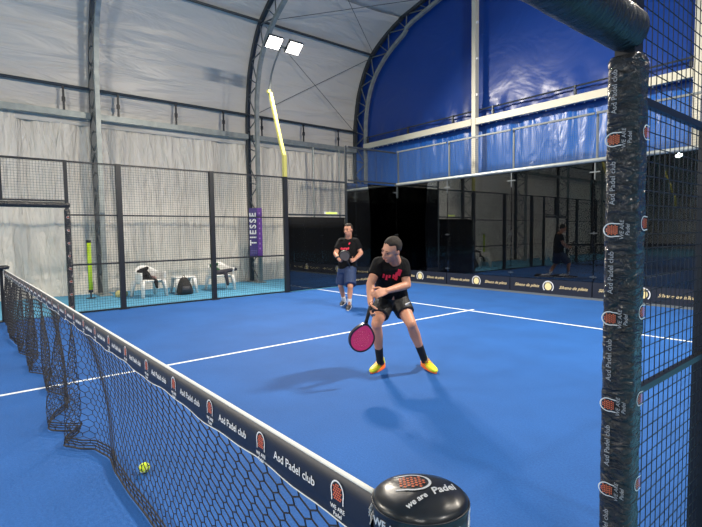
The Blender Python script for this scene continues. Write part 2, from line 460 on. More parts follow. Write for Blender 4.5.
def post(p, h, label, group, mt=black_paint, w=.09, d=.09, feet=True):
    m_ = MB().box((-w / 2, -d / 2, 0), (w / 2, d / 2, h)); 
    if p[2] < .1: m_.box((-w * .9, -d * .9, 0), (w * .9, d * .9, .012))
    o = m_.build('fence_post', mt); o.location = p
    return tag(o, label, 'post', group)
FX = -10.06
RZ = pi / 2
GL = 'black wire fence panels of the far side'
seen = {(1.07, 1.95): 'narrow black wire panel between the padded door post and the next post', (2.05, 3.95): 'black wire panel in front of the left white chair and the stool',
        (4.05, 5.95): 'black wire panel in front of the right white chair and purple sign'}
for (a, b), lab in list(seen.items()):
    fence_panel((FX, a, 0), b - a, 3.0, RZ, (.02, .97, 1.95, 2.98), lab, GL)
for a, b, w_ in ((-1.95, -1.07, 'narrow one beside the entrance'), (-3.95, -2.05, 'middle one'), (-5.95, -4.05, 'one nearest the low glass')):
    fence_panel((FX, a, 0), b - a, 3.0, RZ, (.02, .97, 1.95, 2.98), f'black wire panel beyond the net, {w_}, seen mirrored', GL)
fence_panel((FX, .04, 2.2), .98, .8, RZ, (.02, .78), 'short black wire panel over the far court entrance', 'wire panels over the far entrance')
fence_panel((FX, -1.02, 2.2), .98, .8, RZ, (.02, .78), 'short black wire panel over the far court entrance, left out of the frame', 'wire panels over the far entrance')
POST_L = {2: 'black fence post left of the first white chair', 4: 'black fence post in front of the right white chair', 6: 'thick black fence post carrying the yellow lamp mast'}
for y in (2, 4, 6):
    post((FX, y, 0), 3.0, POST_L[y], 'black posts of the far side', w=.10, d=.10)
    post((FX, -y, 0), 3.0, f'black fence post beyond the net, {dict(((2, "nearest the entrance"), (4, "middle one"), (6, "carrying a lamp mast")))[y]}, seen mirrored', 'black posts of the far side', w=.10, d=.10)
o = post((FX, 0, 2.2), .8, 'short black post above the far entrance at the left edge', 'black posts of the far side')
# entrances: square frame wrapped in padding
def lettering_column(par, face_o, xa, ya, z0, z1, step, mesh_scale=.075, text='Asd Padel club'):
    z = z0; k = 0
    while z < z1:
        c = V(face_o) + V((0, 0, z))
        link('emblem', EMB, par, scaled(plane_mw(c, xa, ya), mesh_scale))
        dn = -V(ya).normalized()
        link('slogan', text_mesh('WE ARE\nPadel', .017, faint_ink, .0004, .2), par, plane_mw(c + dn * mesh_scale * .78, xa, ya))
        if z + step * .55 < z1: link('lettering', text_mesh(text, .023, faint_ink, .0004), par, plane_mw(c + V((0, 0, step * .52)) + dn * .0, xa, ya))
        z += step
def rbox_pts(hx, hy, r, n=5):
    P = []
    for cx, cy, a0 in ((hx - r, hy - r, 0), (-hx + r, hy - r, pi / 2), (-hx + r, -hy + r, pi), (hx - r, -hy + r, 3 * pi / 2)):
        for i in range(n): a = a0 + pi / 2 * i / (n - 1); P.append((cx + r * math.cos(a), cy + r * math.sin(a)))
    return P
def pad_column(hx, hy, r, z0, z1, seed, amp=.0018, dz=.02):
    m_ = MB(); P = rbox_pts(hx, hy, r, 7); n = len(P); K = int((z1 - z0) / dz); vs = []
    for k in range(K + 1):
        z = z0 + (z1 - z0) * k / K
        for j, (x, y) in enumerate(P):
            q = 1 + amp / hx * (noise.noise(V((x * 30 + seed, y * 30, z * 22))) * 1.3 + noise.noise(V((x * 60, y * 60 + seed, z * 60))))
            e = 1 - .12 * (1 if k in (0, K) else 0)
            vs.append((x * q * e, y * q * e, z))
    fs = [(k * n + j, k * n + (j + 1) % n, (k + 1) * n + (j + 1) % n, (k + 1) * n + j) for k in range(K) for j in range(n)]
    fs += [tuple(range(n - 1, -1, -1)), tuple(K * n + j for j in range(n))]
    return m_.add(vs, fs)
def entrance(x, near):
    lab = 'tall black padded door frame in the right foreground with orange emblems' if near else 'black padded frame of the far entrance at left'
    t = thing('door_frame', (x, 0, 0), lab, 'door frame')
    # posts
    for sy in (1, -1):
        yy = 1.05 * sy
        m_ = MB().box((-.03, yy - .03, 0), (.03, yy + .03, 3.05 if near else 3.0)); m_.build('post', black_paint, t)
        pb = pad_column(.048, .052, .026, .01, 2.055, yy * 9, .0022 if near else .001, .012 if near else .05)
        p_ = pb.build('post_padding', black_vinyl, t, True); p_.location = (0, yy, 0)
        if near and sy == 1:
            # front face looks to -y: writing climbs
            lettering_column(p_, (-.018, -.0545, 0), (0, 0, 1), (-1, 0, 0), .10, 2.0, .283, .050)
            for k in range(7):
                link('emblem', EMB, p_, scaled(plane_mw((.0505, .018, .10 + .283 * k + .02), (0, 0, 1), (0, -1, 0)), .052))
        if not near and sy == 1:
            for k in range(8):
                link('emblem', EMB, p_, scaled(plane_mw((.051, 0, .15 + .25 * k), (0, 0, 1), (0, -1, 0)), .05))
    # padded lintel
    MB().box((-.03, -1.05, 2.10), (.03, 1.05, 2.16)).build('lintel', black_paint, t)
    m_ = MB(); P = []; n = 28; K = 150 if near else 40; vs = []; r0 = .064 if near else .055
    y0, y1 = -1.10, (1.05 if near else 1.10)
    for k in range(K + 1):
        y = y0 + (y1 - y0) * k / K; e = 1 if 0 < k < K else .80
        for j in range(n):
            a = 2 * pi * j / n
            rr = r0 * e * (1 + .03 * noise.noise(V((math.cos(a) * 2, math.sin(a) * 2, y * 14))) + .018 * noise.noise(V((math.cos(a) * 5, math.sin(a) * 5, y * 45))))
            vs.append((rr * math.cos(a), y, 2.135 + rr * math.sin(a)))
    m_.add(vs, [(k * n + j, (k + 1) * n + j, (k + 1) * n + (j + 1) % n, k * n + (j + 1) % n) for k in range(K) for j in range(n)] + [tuple(range(n)), tuple(K * n + j for j in range(n - 1, -1, -1))])
    m_.build('lintel_padding', lintel_vinyl, t, True)
    MB().box((-.02, -1.05, 2.97), (.02, 1.05, 3.0)).build('top_rail', black_paint, t)
    return t
NX = 0.020
entrance(FX + .02, False); entrance(NX, True)
# near side wire
fence_panel((NX, 1.09, 0), .86, 3.0, RZ, (.02, .96, 1.94, 2.98), 'black wire panel right beside the camera, between padded post and right edge', 'near side wire panels', r=.0013, fr=.012)
fence_panel((NX, 2.05, 0), 1.9, 3.0, RZ, (.02, .96, 1.94, 2.98), 'near side wire panel just beyond the right edge', 'near side wire panels', r=.0013, fr=.012)
fence_panel((NX, 4.05, 0), 1.9, 3.0, RZ, (.02, .96, 1.94, 2.98), 'near side wire panel under the near lamp mast', 'near side wire panels', r=.0013, fr=.012)
fence_panel((NX, .04, 2.2), .98, .8, RZ, (.78,), 'short wire panel over the near padded lintel', 'wire panels over the near entrance', r=.0017, fr=.012)
fence_panel((NX, -1.02, 2.2), .98, .8, RZ, (.78,), 'short wire panel over the near lintel, behind the camera side', 'wire panels over the near entrance', r=.0017, fr=.012)
post((NX, 0, 2.21), .79, 'short black post above the near padded lintel', 'near side posts', w=.05, d=.05)
post((NX, 1.965, 0), 1.95, 'black fence post at the right edge of the picture', 'near side posts', w=.08, d=.08)
for y, l in ((4, 'near side fence post outside the right edge'), (6, 'near side fence post carrying a lamp mast')):
    post((NX, y, 0), 3.0, l, 'near side posts', w=.07, d=.07)

# glass walls
def glass(p, L, H, rz, label, group):
    t = thing('glass_wall', p, label, 'glass wall', group, rz)
    MB().box((.012, -.006, .03), (L - .012, .006, H)).build('pane', M_GLASS, t)
    for z in ((H - .20, 1.45, .50) if H > 2.5 else (H - .2, .45)):
        big = z > 2
        b = MB().box((L - .010, -.014, z - (.16 if big else .03)), (L + .010, .0, z + (.2 if big else .03))).box((L - (.11 if big else .07), -.016, z - .012), (L + (.11 if big else .07), -.002, z + .012))
        b.build('clamp', grey_steel if big else dark_steel, t)
    return t
wh = {-10: 'in the left corner', -8: 'second from the left corner', -6: 'in the middle, left of the padded post', -4: 'behind the padded post', -2: 'at the right end, seen through wire'}
for x in (-10, -8, -6, -4, -2):
    glass((x, 10, 0), 2.0, 2.96, 0, f'dark reflecting glass of the back wall, {wh[x]}', 'back wall glass panels')
    m_ = fence_panel((x + .03, 10.0, 3.06), 1.94, .96, 0, (.94,), f'grey wire panel above the back glass, {wh[x]}', 'wire panels above the back glass', grey_wire, grey_steel, .0016, .02)
for x in (-10, -8, -6, -4, -2, 0):
    w_ = wh.get(x, 'at the right end')
    if x < 0: w_ = {-10: 'at the left corner', -8: 'first from the left corner', -6: 'second from the left corner', -4: 'nearest the padded post', -2: 'seen through wire'}[x]
    post((x, 10.085, 0), 4.05, f'slim grey upright over the back glass, {w_}', 'grey uprights over the back glass', grey_steel, .04, .04)
o = MB().tube([(-10.05, 0, 0), (.05, 0, 0)], .045, 10).build('glass_top_rail', galv); o.location = (0, 10.0, 3.01); tag(o, 'long pale round rail along the top of the back glass', 'rail')
o = MB().box((-10.05, -.045, -.02), (.05, .05, .028)).build('glass_foot_rail', grey_steel); o.location = (0, 10.0, .02); tag(o, 'low grey rail at the foot of the back glass', 'rail')
# far side glass
glass((-10.0, 6.05, 0), 1.95, 1.96, RZ, 'lower dark glass panel of the far side, left of the standing player', 'side glass panels')
glass((-10.0, 8.0, 0), 2.0, 2.96, RZ, 'tall dark glass panel of the far side, between the raised wire and the corner', 'side glass panels')
o = fence_panel((-10.0, 6.06, 2.0), 1.9, .98, RZ, (.03, .96), 'raised black wire panel above the low side glass', GL, fm=dark_steel, fr=.022)
fence_panel((-10.0, 8.06, 3.0), 1.9, 1.0, RZ, (.03, .97), 'grey wire panel above the tall side glass in the corner', 'wire panels above the back glass', grey_wire, dark_steel, .0016, .022)
post((-10.03, 8.0, 0), 4.0, 'slim grey post where the side glass steps up', 'grey posts of the far corner', dark_steel, .05, .05)
glass((-10.0, -8.0, 0), 1.95, 1.96, RZ, 'low glass panel of the far side beyond the net', 'side glass panels')
glass((-10.0, -10.0, 0), 2.0, 2.96, RZ, 'tall glass panel of the far side beyond the net', 'side glass panels')
# black backing cloths
def cloth(p, L, H, rz, label):
    m_ = MB(); n = int(L * 14); vs = []
    for i in range(n + 1):
        for k in range(7):
            s = L * i / n; z = H * k / 6
            vs.append((s, .018 * noise.noise(V((s * 3, z * .4, 2))), z))
    m_.add(vs, [(i * 7 + k, (i + 1) * 7 + k, (i + 1) * 7 + k + 1, i * 7 + k + 1) for i in range(n) for k in range(6)])
    o = m_.build('backing_cloth', cloth_black, smooth=True); sm = o.modifiers.new('thick', 'SOLIDIFY'); sm.thickness = .01
    o.location = p; o.rotation_euler = (0, 0, rz); return tag(o, label, 'cloth', 'black cloths behind the glass')
cloth((-10.12, 10.040, .0), 10.3, 2.98, 0, 'wide black cloth hanging behind the back glass')
cloth((-10.16, 6.12, 0), 1.93, 1.98, RZ, 'low black cloth behind the side glass left of the standing player')
cloth((-10.16, 8.07, 0), 1.95, 2.98, RZ, 'tall black cloth behind the side glass in the far left corner')
# small lit sign on the mid rail
t = thing('exit_light', (-9.978, 7.20, 2.052), 'tiny glowing yellow green sign on the rail above the side glass', 'sign')
MB().box((-.02, 0, 0), (.03, .42, .065)).build('housing', white_plastic, t)
MB().box((.0305, .015, .008), (.032, .405, .057)).build('lit_face', mat('exit glow', (.5, .6, .1), .5, emit=((.75, .85, .15), 1.2)), t)
# sponsor banners at foot of the glass
def round_emblem():
    m_ = MB(); n = 28
    def ring(r0, r1, a0=0, a1=2 * pi, z=.001):
        for i in range(n):
            a = a0 + (a1 - a0) * i / n; b = a0 + (a1 - a0) * (i + 1) / n
            m_.add([(r0 * math.cos(a), r0 * math.sin(a), z), (r1 * math.cos(a), r1 * math.sin(a), z), (r1 * math.cos(b), r1 * math.sin(b), z), (r0 * math.cos(b), r0 * math.sin(b), z)], [(0, 1, 2, 3)])
    ring(.0001, .6); m_.k = 1; ring(.82, .97, -.25 * pi, 1.25 * pi); m_.k = 0; ring(.66, .74, .3 * pi, .7 * pi)
    for i in range(10):
        a = 2 * pi * i / 10; ring(.0001, .01)
    return m_.mesh('emblem', [gold_pale, white_ink])
REM = round_emblem()
def banner(p, rz, label):
    t = thing('sponsor_banner', p, label, 'banner', 'black banners with gold script', rz)
    b = MB().box((.01, -.004, 0), (1.99, 0, .335)).build('sheet', band_black, t)
    tm = text_mesh('Silvano de pileta', .098, gold_ink, .0006, .45, .0006)
    for x in (.45, 1.58):
        q = link('lettering', tm, t, plane_mw((x, -.006, .17), (1, 0, 0), (0, 0, 1)))
    link('emblem', REM, t, scaled(plane_mw((1.0, -.006, .17), (1, 0, 0), (0, 0, 1)), .140))
    return t
for x in (-10, -8, -6, -4, -2):
    banner((x, 9.965, .048), 0, f'black gold-lettered banner under the back glass, {wh[x]}')
banner((-9.97, 8.0, .0), RZ, 'black gold-lettered banner under the side glass, behind the players')
bpy.data.objects['sponsor_banner.005'].rotation_euler = (0, 0, RZ) if 'sponsor_banner.005' in bpy.data.objects else (0, 0, 0)

# ------------------------------------------------------------------ lamp masts
def lamp_mast(x, y, sg, label, energy=1.0):
    """sg=+1: stands on the far side and leans out to -x, lamps look to +x"""
    t = thing('lamp_mast', (x, y, 3.0), label, 'lamp mast', 'yellow lamp masts', 0 if sg > 0 else pi)
    MB().cbox((0, 0, .28), (.09, .09, .56)).build('socket', yellow_paint, t)
    MB().tube([(0, 0, .50), (-.14, 0, .85), (-.64, 0, 2.28)], .040, 4).build('mast', yellow_paint, t)
    MB().tube([(-.64, 0, 2.24), (-.66, 0, 2.42), (-.56, 0, 2.72), (-.36, 0, 3.00), (-.08, .0, 3.26)], .024, 10).build('arm', grey_steel, t, True)
    MB().tube([(-.04, -.36, 3.29), (-.04, .36, 3.29)], .03, 8).build('crossbar', grey_steel, t)
    MB().cbox((-.62, -.06, 2.30), (.08, .07, .08)).build('junction_box', yellow_paint, t)
    for s in (-1, 1):
        h = MB().box((-.17, -.20, -.0), (.17, .20, .07)); 
        for i in range(7): h.box((-.15, -.17 + i * .055, .07), (.15, -.155 + i * .055, .11))
        hd = h.build('lamp_head', dark_steel, t)
        hd.location = (.12, s * .295, 3.27); hd.rotation_euler = (0, math.radians(-38), 0)
        MB().box((-.15, -.18, -.008), (.15, .18, -.0005)).build('lens', LENS, hd)
        ld = bpy.data.lights.new('flood', 'AREA'); ld.shape = 'RECTANGLE'; ld.size = .30; ld.size_y = .36; ld.energy = POWER * energy; ld.color = (1.0, .905, .765); ld.spread = math.radians(170)
        lo = bpy.data.objects.new('flood', ld); COL.objects.link(lo); lo.parent = hd; lo.location = (0, 0, -.02)
    return t
LENS = mat('lamp lens', (1, 1, 1), .4, emit=((1.0, .95, .86), 22))
POWER = 620
lamp_mast(-10.06, 6.0, 1, 'yellow leaning lamp mast with two bright floodlights at left')
lamp_mast(-10.06, -6.0, 1, 'yellow lamp mast of the far side beyond the net, seen mirrored in the glass')
lamp_mast(NX, 6.0, -1, 'yellow lamp mast of the near side, outside the right edge')
lamp_mast(NX, -6.0, -1, 'yellow lamp mast of the near side behind the camera')
# lamp mast of the neighbouring part of the tent
for y in (-15.5, ):
    lamp_mast(-10.06, y, 1, 'yellow lamp mast of the neighbouring court, seen mirrored in the glass')
for x, y in ((7.5, 2.0), (7.5, -9.0)):  # fill lamps added out of view for softer ambient light
    t = thing('fill_lamp', (x, y, 8.2), 'flat square fill lamp added over the neighbouring side, outside the frame', 'lamp', 'added fill lamps out of view')
    MB().cbox((0, 0, .05), (.8, .8, .1)).build('housing', dark_steel, t); MB().cbox((0, 0, -.006), (.7, .7, .01)).build('diffuser', LENS, t)
    MB().tube([(0, 0, .1), (0, 0, 1.2)], .01, 6).build('chain', dark_steel, t)
    ld = bpy.data.lights.new('fill_light', 'AREA'); ld.size = .7; ld.energy = 900; ld.color = (1, .95, .88)
    lo = bpy.data.objects.new('fill_light', ld); COL.objects.link(lo); lo.parent = t; lo.location = (0, 0, -.03)

# ------------------------------------------------------------------ net
net = thing('padel_net', (0, 0, 0), 'black net with white edged headband crossing the blue court diagonally', 'net')
def ztop(x): return 1.005 + .0030 * x if x > -5 else .99 + .008 * (x + 5)
BAND = .105
KEY = [(-9.9, -.01, .06), (-8.01, -.05, .02), (-6.85, -.03, .01), (-6.35, .05, .01), (-5.87, -.06, .01), (-5.4, .06, .01), (-5.06, 0, .01), (-4.54, .06, .01), (-4.24, .05, .01), (-3.84, -.10, .01),
       (-3.67, -.10, .01), (-3.49, .01, .01), (-3.31, -.07, .01), (-3.16, -.01, .01), (-3.05, .07, .01), (-2.8, .10, .01), (-2.33, .09, .01), (-1.94, .10, .01), (-1.0, .09, .01), (0, .03, .01)]
def bottom(x):
    for a, b in zip(KEY, KEY[1:]):
        if a[0] <= x <= b[0]:
            t = (x - a[0]) / (b[0] - a[0]); t = t * t * (3 - 2 * t)
            return V((x, a[1] + (b[1] - a[1]) * t, a[2] + (b[2] - a[2]) * t))
    return V((x, KEY[0][1] if x < -9 else .03, .02))
def netpos(x, f):
    """f 0 top .. 1 bottom"""
    top = V((x, 0, ztop(x) - BAND + .005)); b = bottom(x)
    p = top.lerp(b, f)
    a = min(1, max(0, (-x - 2.5) / .8)); g = a * (f ** .5) * (1 - .55 * f ** 4) * min(1, (x + 9.95) / .5 if x > -9.95 else 0)
    ph = x * 8.3 + 1.6 * math.sin(x * 2.1) + .8 * math.sin(x * 5.3)
    p.y += .075 * g * math.sin(ph) + .02 * g * noise.noise(V((x * 6, f * 3, 0)))
    p.x += (.072 - .04 * f) * g * math.sin(2 * ph + .5)
    p.y += .05 * math.sin(pi * f) * (1 - a)
    return p
cord = MB(); NR = 21
XS = [-.04]
while XS[-1] > -9.93: XS.append(XS[-1] - (.039 if XS[-1] > -2.6 else max(.018, .030 - (-XS[-1] - 2.6) * .0022)))
NXC = len(XS) - 1
def nv(i, j): # hexagon lattice
    x = XS[i]; zig = .22 if (i + j) % 2 else -.22
    return netpos(x, min(1, max(0, (j + zig) / NR)))
pts = {(i, j): nv(i, j) for i in range(NXC + 1) for j in range(NR + 1)}
def stick(a, b, r=.0026):
    t = (b - a)
    if t.length < 1e-5: return
    u = t.normalized().orthogonal().normalized() * r; w = t.normalized().cross(u)
    P = [u, -.5 * u + .866 * w, -.5 * u - .866 * w]
    cord.add([a + q for q in P] + [b + q for q in P], [(0, 1, 4, 3), (1, 2, 5, 4), (2, 0, 3, 5)])
for i in range(NXC + 1):
    for j in range(NR):
        if (i + j) % 2: pass
        stick(pts[(i, j)], pts[(i, j + 1)]) if (i + j) % 2 == 1 or True and (i + j) % 2 else None
        if (i + j) % 2 == 0 and False: pass
for i in range(NXC):
    for j in range(NR + 1):
        stick(pts[(i, j)], pts[(i + 1, j)], .0026 if i < 90 else (.0032 if XS[i] > -5 else .0042))
cord.build('netting', net_black, net)
hem = MB()
for f_, r_ in ((1, .0065), (.975, .004), (.955, .004), (.935, .005)): hem.tube([netpos(-.05 - 9.85 * k / 500, f_) + V((0, .012 * (1 - f_) / .06, .004)) for k in range(501)], r_, 6)
hem.build('bottom_cord', net_black, net)
# headband
hb = MB(); n = 200; vs = []
def bandpt(x, f): 
    sagw = .005 * math.sin(x * 9) + .003 * math.sin(x * 23) if f > .5 else 0
    return V((x, (-.004 - .006 * math.sin(pi * f)), ztop(x) - BAND * f + sagw))
for k in range(n + 1):
    x = -.03 - 9.9 * k / n
    for q, f in enumerate((0, .33, .66, 1)): vs.append(bandpt(x, f))
    for q, f in enumerate((1, .66, .33, 0)):
        p = bandpt(x, f); vs.append(V((p.x, -p.y, p.z)))
hb.add(vs, [(k * 8 + q, k * 8 + (q + 1) % 8, (k + 1) * 8 + (q + 1) % 8, (k + 1) * 8 + q) for k in range(n) for q in range(8)])
band = hb.build('headband', band_black, net, True)
MB().tube([bandpt(-.03 - 9.9 * k / n, 0) + V((0, .004, 0)) for k in range(n + 1)], .0055, 8).build('top_binding', white_tape, band, True)
MB().tube([bandpt(-.03 - 9.9 * k / n, 1) + V((0, .004, 0)) for k in range(n + 1)], .0048, 8).build('lower_binding', white_tape, band, True)
te = text_mesh('Asd Padel club', .031, white_ink, .0004, 0, 0)
ts = text_mesh('WE ARE\nPadel', .014, white_ink, .0004)
k = 0; x = -.135
while x > -9.7:
    z = ztop(x) - BAND * .5
    link('emblem', EMB, band, scaled(plane_mw((x, -.0115, z + .012), (1, 0, .004), (0, 0, 1)), .050))
    link('slogan', ts, band, plane_mw((x, -.0115, z - .032), (1, 0, .004), (0, 0, 1)))
    if x < -.25: link('lettering', te, band, plane_mw((x + .16, -.0115, z), (1, 0, .004), (0, 0, 1)))
    x -= .335 
# side binding at far end
MB().tube([(-9.94, -.006, .97), (-9.93, -.006, .04)], .012, 8).build('end_binding', white_tape, net)
# net posts
def net_post(x, y, near):
    t = thing('net_post', (x, y, 0), 'round black padded net post with orange emblem on its top cover' if near else 'black net post at the far left end of the net', 'net post')
    if near:
        MB().tube([(0, 0, 0), (0, 0, .985)], .03, 12).build('post', black_paint, t)
        m_ = MB(); secs = []; vs = []; n = 48
        prof_ = [(.0, .080), (.5, .081), (.9, .082), (.985, .084), (1.010, .0850), (1.017, .0835), (1.023, .0770), (1.029, .060), (1.033, .04), (1.035, .018), (1.0355, .001)]
        for z, r in prof_:
            for j in range(n):
                a = 2 * pi * j / n; q = r * (1 + .05 * math.cos(2 * (a - .8)))
                vs.append((q * math.cos(a), q * math.sin(a), .02 + z * .985))
        m_.add(vs, [(k * n + j, k * n + (j + 1) % n, (k + 1) * n + (j + 1) % n, (k + 1) * n + j) for k in range(len(prof_) - 1) for j in range(n)] + [tuple(range(n - 1, -1, -1))])
        c = m_.build('padding', cap_vinyl, t, True)
        ring = MB(); P = []
        for j in range(n + 1):
            a = 2 * pi * j / n; q = .085 * (1 + .05 * math.cos(2 * (a - .8))) + .0008; P.append((q * math.cos(a), q * math.sin(a), .02 + .985 * 1.011))
        ring.tube(P, .0022, 6, False).build('piping', black_paint, c, True)
        # print on the top: runs left to right seen from the camera side
        def dome(r):
            for (za, ra), (zb, rb_) in zip(prof_[4:], prof_[5:]):
                if rb_ <= r <= ra: return .02 + .985 * (za + (zb - za) * (r - ra) / (rb_ - ra))
            return .02 + .985 * 1.0355
        def drape(name, me, mw):
            me = me.copy(); me.transform(mw)
            for v in me.vertices: v.co.z += dome(math.hypot(v.co.x, v.co.y)) + .0012
            link(name, me, c)
        drape('emblem', EMB, scaled(plane_mw((-.022, .002, 0), (.76, -.65, 0), (.65, .76, 0)), .070))
        drape('lettering', text_mesh('we are', .018, white_ink, .0004, .3, .0003), plane_mw((.024, -.036, 0), (.04, 1, 0), (-1, .04, 0)))
        drape('lettering', text_mesh('Padel', .026, white_ink, .0004, .35, .0004), plane_mw((.030, .030, 0), (.15, 1, 0), (-1, .15, 0)))
        for a in (-2.55, -1.55, -.35, .6):
            nrm = V((math.cos(a), math.sin(a), 0)); ta = V((-math.sin(a), math.cos(a), 0)); q = .0845 * (1 + .05 * math.cos(2 * (a - .8))) + .0015
            link('lettering', text_mesh('WE ARE\nPADEL', .020, white_ink, .0006, 0, .0004), c, plane_mw(nrm * q + V((0, 0, .985)), ta, (0, 0, 1)))
    else:
        MB().cbox((0, 0, .48), (.09, .09, .96)).box((-.09, -.10, 0), (.09, .10, .015)).build('post', black_paint, t)
        MB().loft([((0, 0, 0.955), (.0, .10, 0), (.12, 0, 0)), ((0, 0, 1.0), (0, .11, 0), (.13, 0, 0)), ((0, 0, 1.02), (0, .08, 0), (.1, 0, 0))], 18).build('cap', black_paint, t, True)
    return t
net_post(.059, .036, True); net_post(-10.0, -.02, False)
# ball
b = MB().ell((0, 0, 0), ((.033, 0, 0), (0, .033, 0), (0, 0, .033)), 24, 16); 
t = thing('tennis_ball', (-2.5, .24, .034), 'neon yellow tennis ball lying behind the net in the foreground', 'ball')
b.build('ball', mat('felt', (.62, .80, .04), .85), t, True)
P = []
for i in range(61):
    a = 2 * pi * i / 60; q = V((math.cos(a) * 1.0, math.sin(a) * 1.0, .75 * math.sin(2 * a))).normalized() * .0335
    P.append(q)
MB().tube(P, .0012, 5, False).build('seam', white_ink, t)

# ------------------------------------------------------------------ furniture behind the far fence
def chair(p, rz, label):
    t = thing('plastic_chair', p, label, 'chair', 'white plastic armchairs', rz)   # faces +x local
    m_ = MB()
    m_.loft([((.0, 0, .385), (.24, 0, 0), (0, .25, 0)), ((.0, 0, .41), (.25, 0, 0), (0, .26, 0)), ((0, 0, .425), (.24, 0, 0), (0, .25, 0))], 24, 4); m_.build('seat', white_plastic, t, True)
    # curved back and arms as one shell
    vs = []; n = 28
    for i in range(n + 1):
        a = -pi * .62 + pi * 1.24 * i / n   # 0 = back
        bx, by = -.25 * math.cos(a) * 1.05 - .0, .29 * math.sin(a)
        if abs(a) > pi * .5: bx = .0 + (abs(a) - pi * .5) * .62; by = math.copysign(.29, a)
        h = .41 + (.37 * (.5 + .5 * math.cos(min(abs(a) / (pi * .5), 1) * pi)) + .21 * (1 - (.5 + .5 * math.cos(min(abs(a) / (pi * .5), 1) * pi))))
        low = .335
        for k in range(5):
            f = k / 4; z = low + (h - low) * f; o_ = 1 + .14 * f
            vs.append((bx * o_, by * (1 + .07 * f), z))
    m_ = MB(); m_.add(vs, [(i * 5 + k, (i + 1) * 5 + k, (i + 1) * 5 + k + 1, i * 5 + k + 1) for i in range(n) for k in range(4)])
    o = m_.build('backrest', white_plastic, t, True); s_ = o.modifiers.new('t', 'SOLIDIFY'); s_.thickness = .022; s_.offset = 0
    for sx in (-1, 1):
        for sy in (-1, 1):
            MB().loft([((sx * .29, sy * .31, 0), (.045, 0, 0), (0, .030, 0)), ((sx * .25, sy * .29, .25), (.065, 0, 0), (0, .038, 0)), ((sx * .21, sy * .27, .41), (.085, 0, 0), (0, .045, 0))], 12, 3).build('leg', white_plastic, t, True)
    return t
chair((-11.85, 3.05, 0), .20, 'white plastic armchair with a black jacket over its left side')
chair((-11.95, 4.99, 0), -.05, 'white plastic armchair behind the fence post, with clothes and bag on it')
chair((-11.9, -2.9, 0), 0, 'white plastic armchair beyond the net, seen mirrored in the back glass')
chair((-11.9, -5.0, 0), .3, 'white plastic armchair beyond the net near the low glass, seen mirrored')
t = thing('plastic_stool', (-11.95, 3.97, 0), 'low white plastic table between the two white armchairs', 'table')
MB().loft([((0, 0, .40), (.21, 0, 0), (0, .27, 0)), ((0, 0, .43), (.22, 0, 0), (0, .28, 0)), ((0, 0, .44), (.21, 0, 0), (0, .27, 0))], 24, 5).build('top', white_plastic, t, True)
for sx in (-1, 1):
    for sy in (-1, 1):
        MB().loft([((sx * .20, sy * .28, 0), (.025, 0, 0), (0, .03, 0)), ((sx * .17, sy * .22, .40), (.04, 0, 0), (0, .05, 0))], 12, 3).build('leg', white_plastic, t, True)
def blob(name, pts, mt, label, cat, voxel=.018, loc=(0, 0, 0)):
    m_ = MB()
    for a, b, ra, rb in pts: m_.capsule(a, b, ra, rb)
    me = fused(m_, voxel, 2)
    for v in me.vertices:
        d = noise.noise_vector(v.co * 9) * .018; v.co = v.co + d
    me.materials.clear(); me.materials.append(mt)
    o = link(name, me); o.location = loc
    return tag(o, label, cat)
jk = mat('jacket cloth', (.004, .004, .005), .75, bump=((16, 16, 10), .8, .03))
blob('jacket', [((-.20, -.20, .70), (-.26, .05, .80), .05, .06), ((-.16, -.15, .62), (-.16, .03, .62), .07, .08), ((-.06, -.10, .50), (-.02, .08, .49), .06, .05), ((.02, .04, .49), (.20, .12, .47), .06, .05), ((.22, .12, .46), (.27, .14, .27), .055, .035), ((-.12, .0, .70), (.05, .06, .52), .05, .05)], jk, 'black jacket heaped over the left white armchair', 'jacket', loc=(-11.85, 3.03, 0)).scale = (1, 1, .87)
blob('shirt', [((-.18, .12, .52), (-.14, .20, .50), .035, .03), ((-.15, .17, .51), (-.02, .20, .48), .03, .03)], mat('grey shirt cloth', (.32, .22, .22), .8), 'small greyish pink shirt beside the jacket on the left armchair', 'shirt', loc=(-11.85, 3.03, -.03))
bp = thing('backpack', (-11.58, 3.86, 0), 'black backpack leaning in front of the low white table', 'backpack')
m_ = MB(); m_.loft([((0, 0, .0), (.12, 0, 0), (0, .23, 0)), ((0, 0, .08), (.15, 0, 0), (0, .25, 0)), ((-.02, 0, .26), (.13, 0, 0), (0, .21, 0)), ((-.05, 0, .42), (.10, 0, 0), (0, .14, 0)), ((-.06, 0, .50), (.05, 0, 0), (0, .07, 0))], 20, 2.6); body_part(m_, 'bag', mat('backpack cloth', (.02, .018, .016), .7, bump=((30, 30, 14), .8, .03)), bp, .02, 2)
m_ = MB(); m_.loft([((.12, 0, .05), (.05, 0, 0), (0, .16, 0)), ((.12, 0, .20), (.045, 0, 0), (0, .15, 0)), ((.08, 0, .26), (.03, 0, 0), (0, .12, 0))], 16, 3).build('pocket', pad_dark, bp, True)
MB().tube([(-.07, -.03, .49), (-.07, -.02, .55), (-.07, .02, .55), (-.07, .03, .49)], .01, 6).build('carry_loop', jk, bp, True)
blob('sweater', [((-.22, -.16, .72), (-.25, .03, .76), .05, .045), ((-.20, -.10, .64), (-.14, .03, .58), .06, .05)], mat('green sweater', (.02, .10, .04), .8), 'dark green top over the back of the right white armchair', 'clothing', loc=(-11.95, 4.99, -.05))
blob('towel', [((-.08, -.06, .50), (.02, .04, .49), .06, .06)], mat('teal towel', (.02, .10, .17), .8), 'small teal towel on the right white armchair seat', 'towel', loc=(-11.95, 4.99, -.05))
bp.scale = (.88, .84, .88)
rb = thing('sports_bag', (-11.74, 5.03, -.04), 'dark padel bag lying across the right white armchair', 'bag')
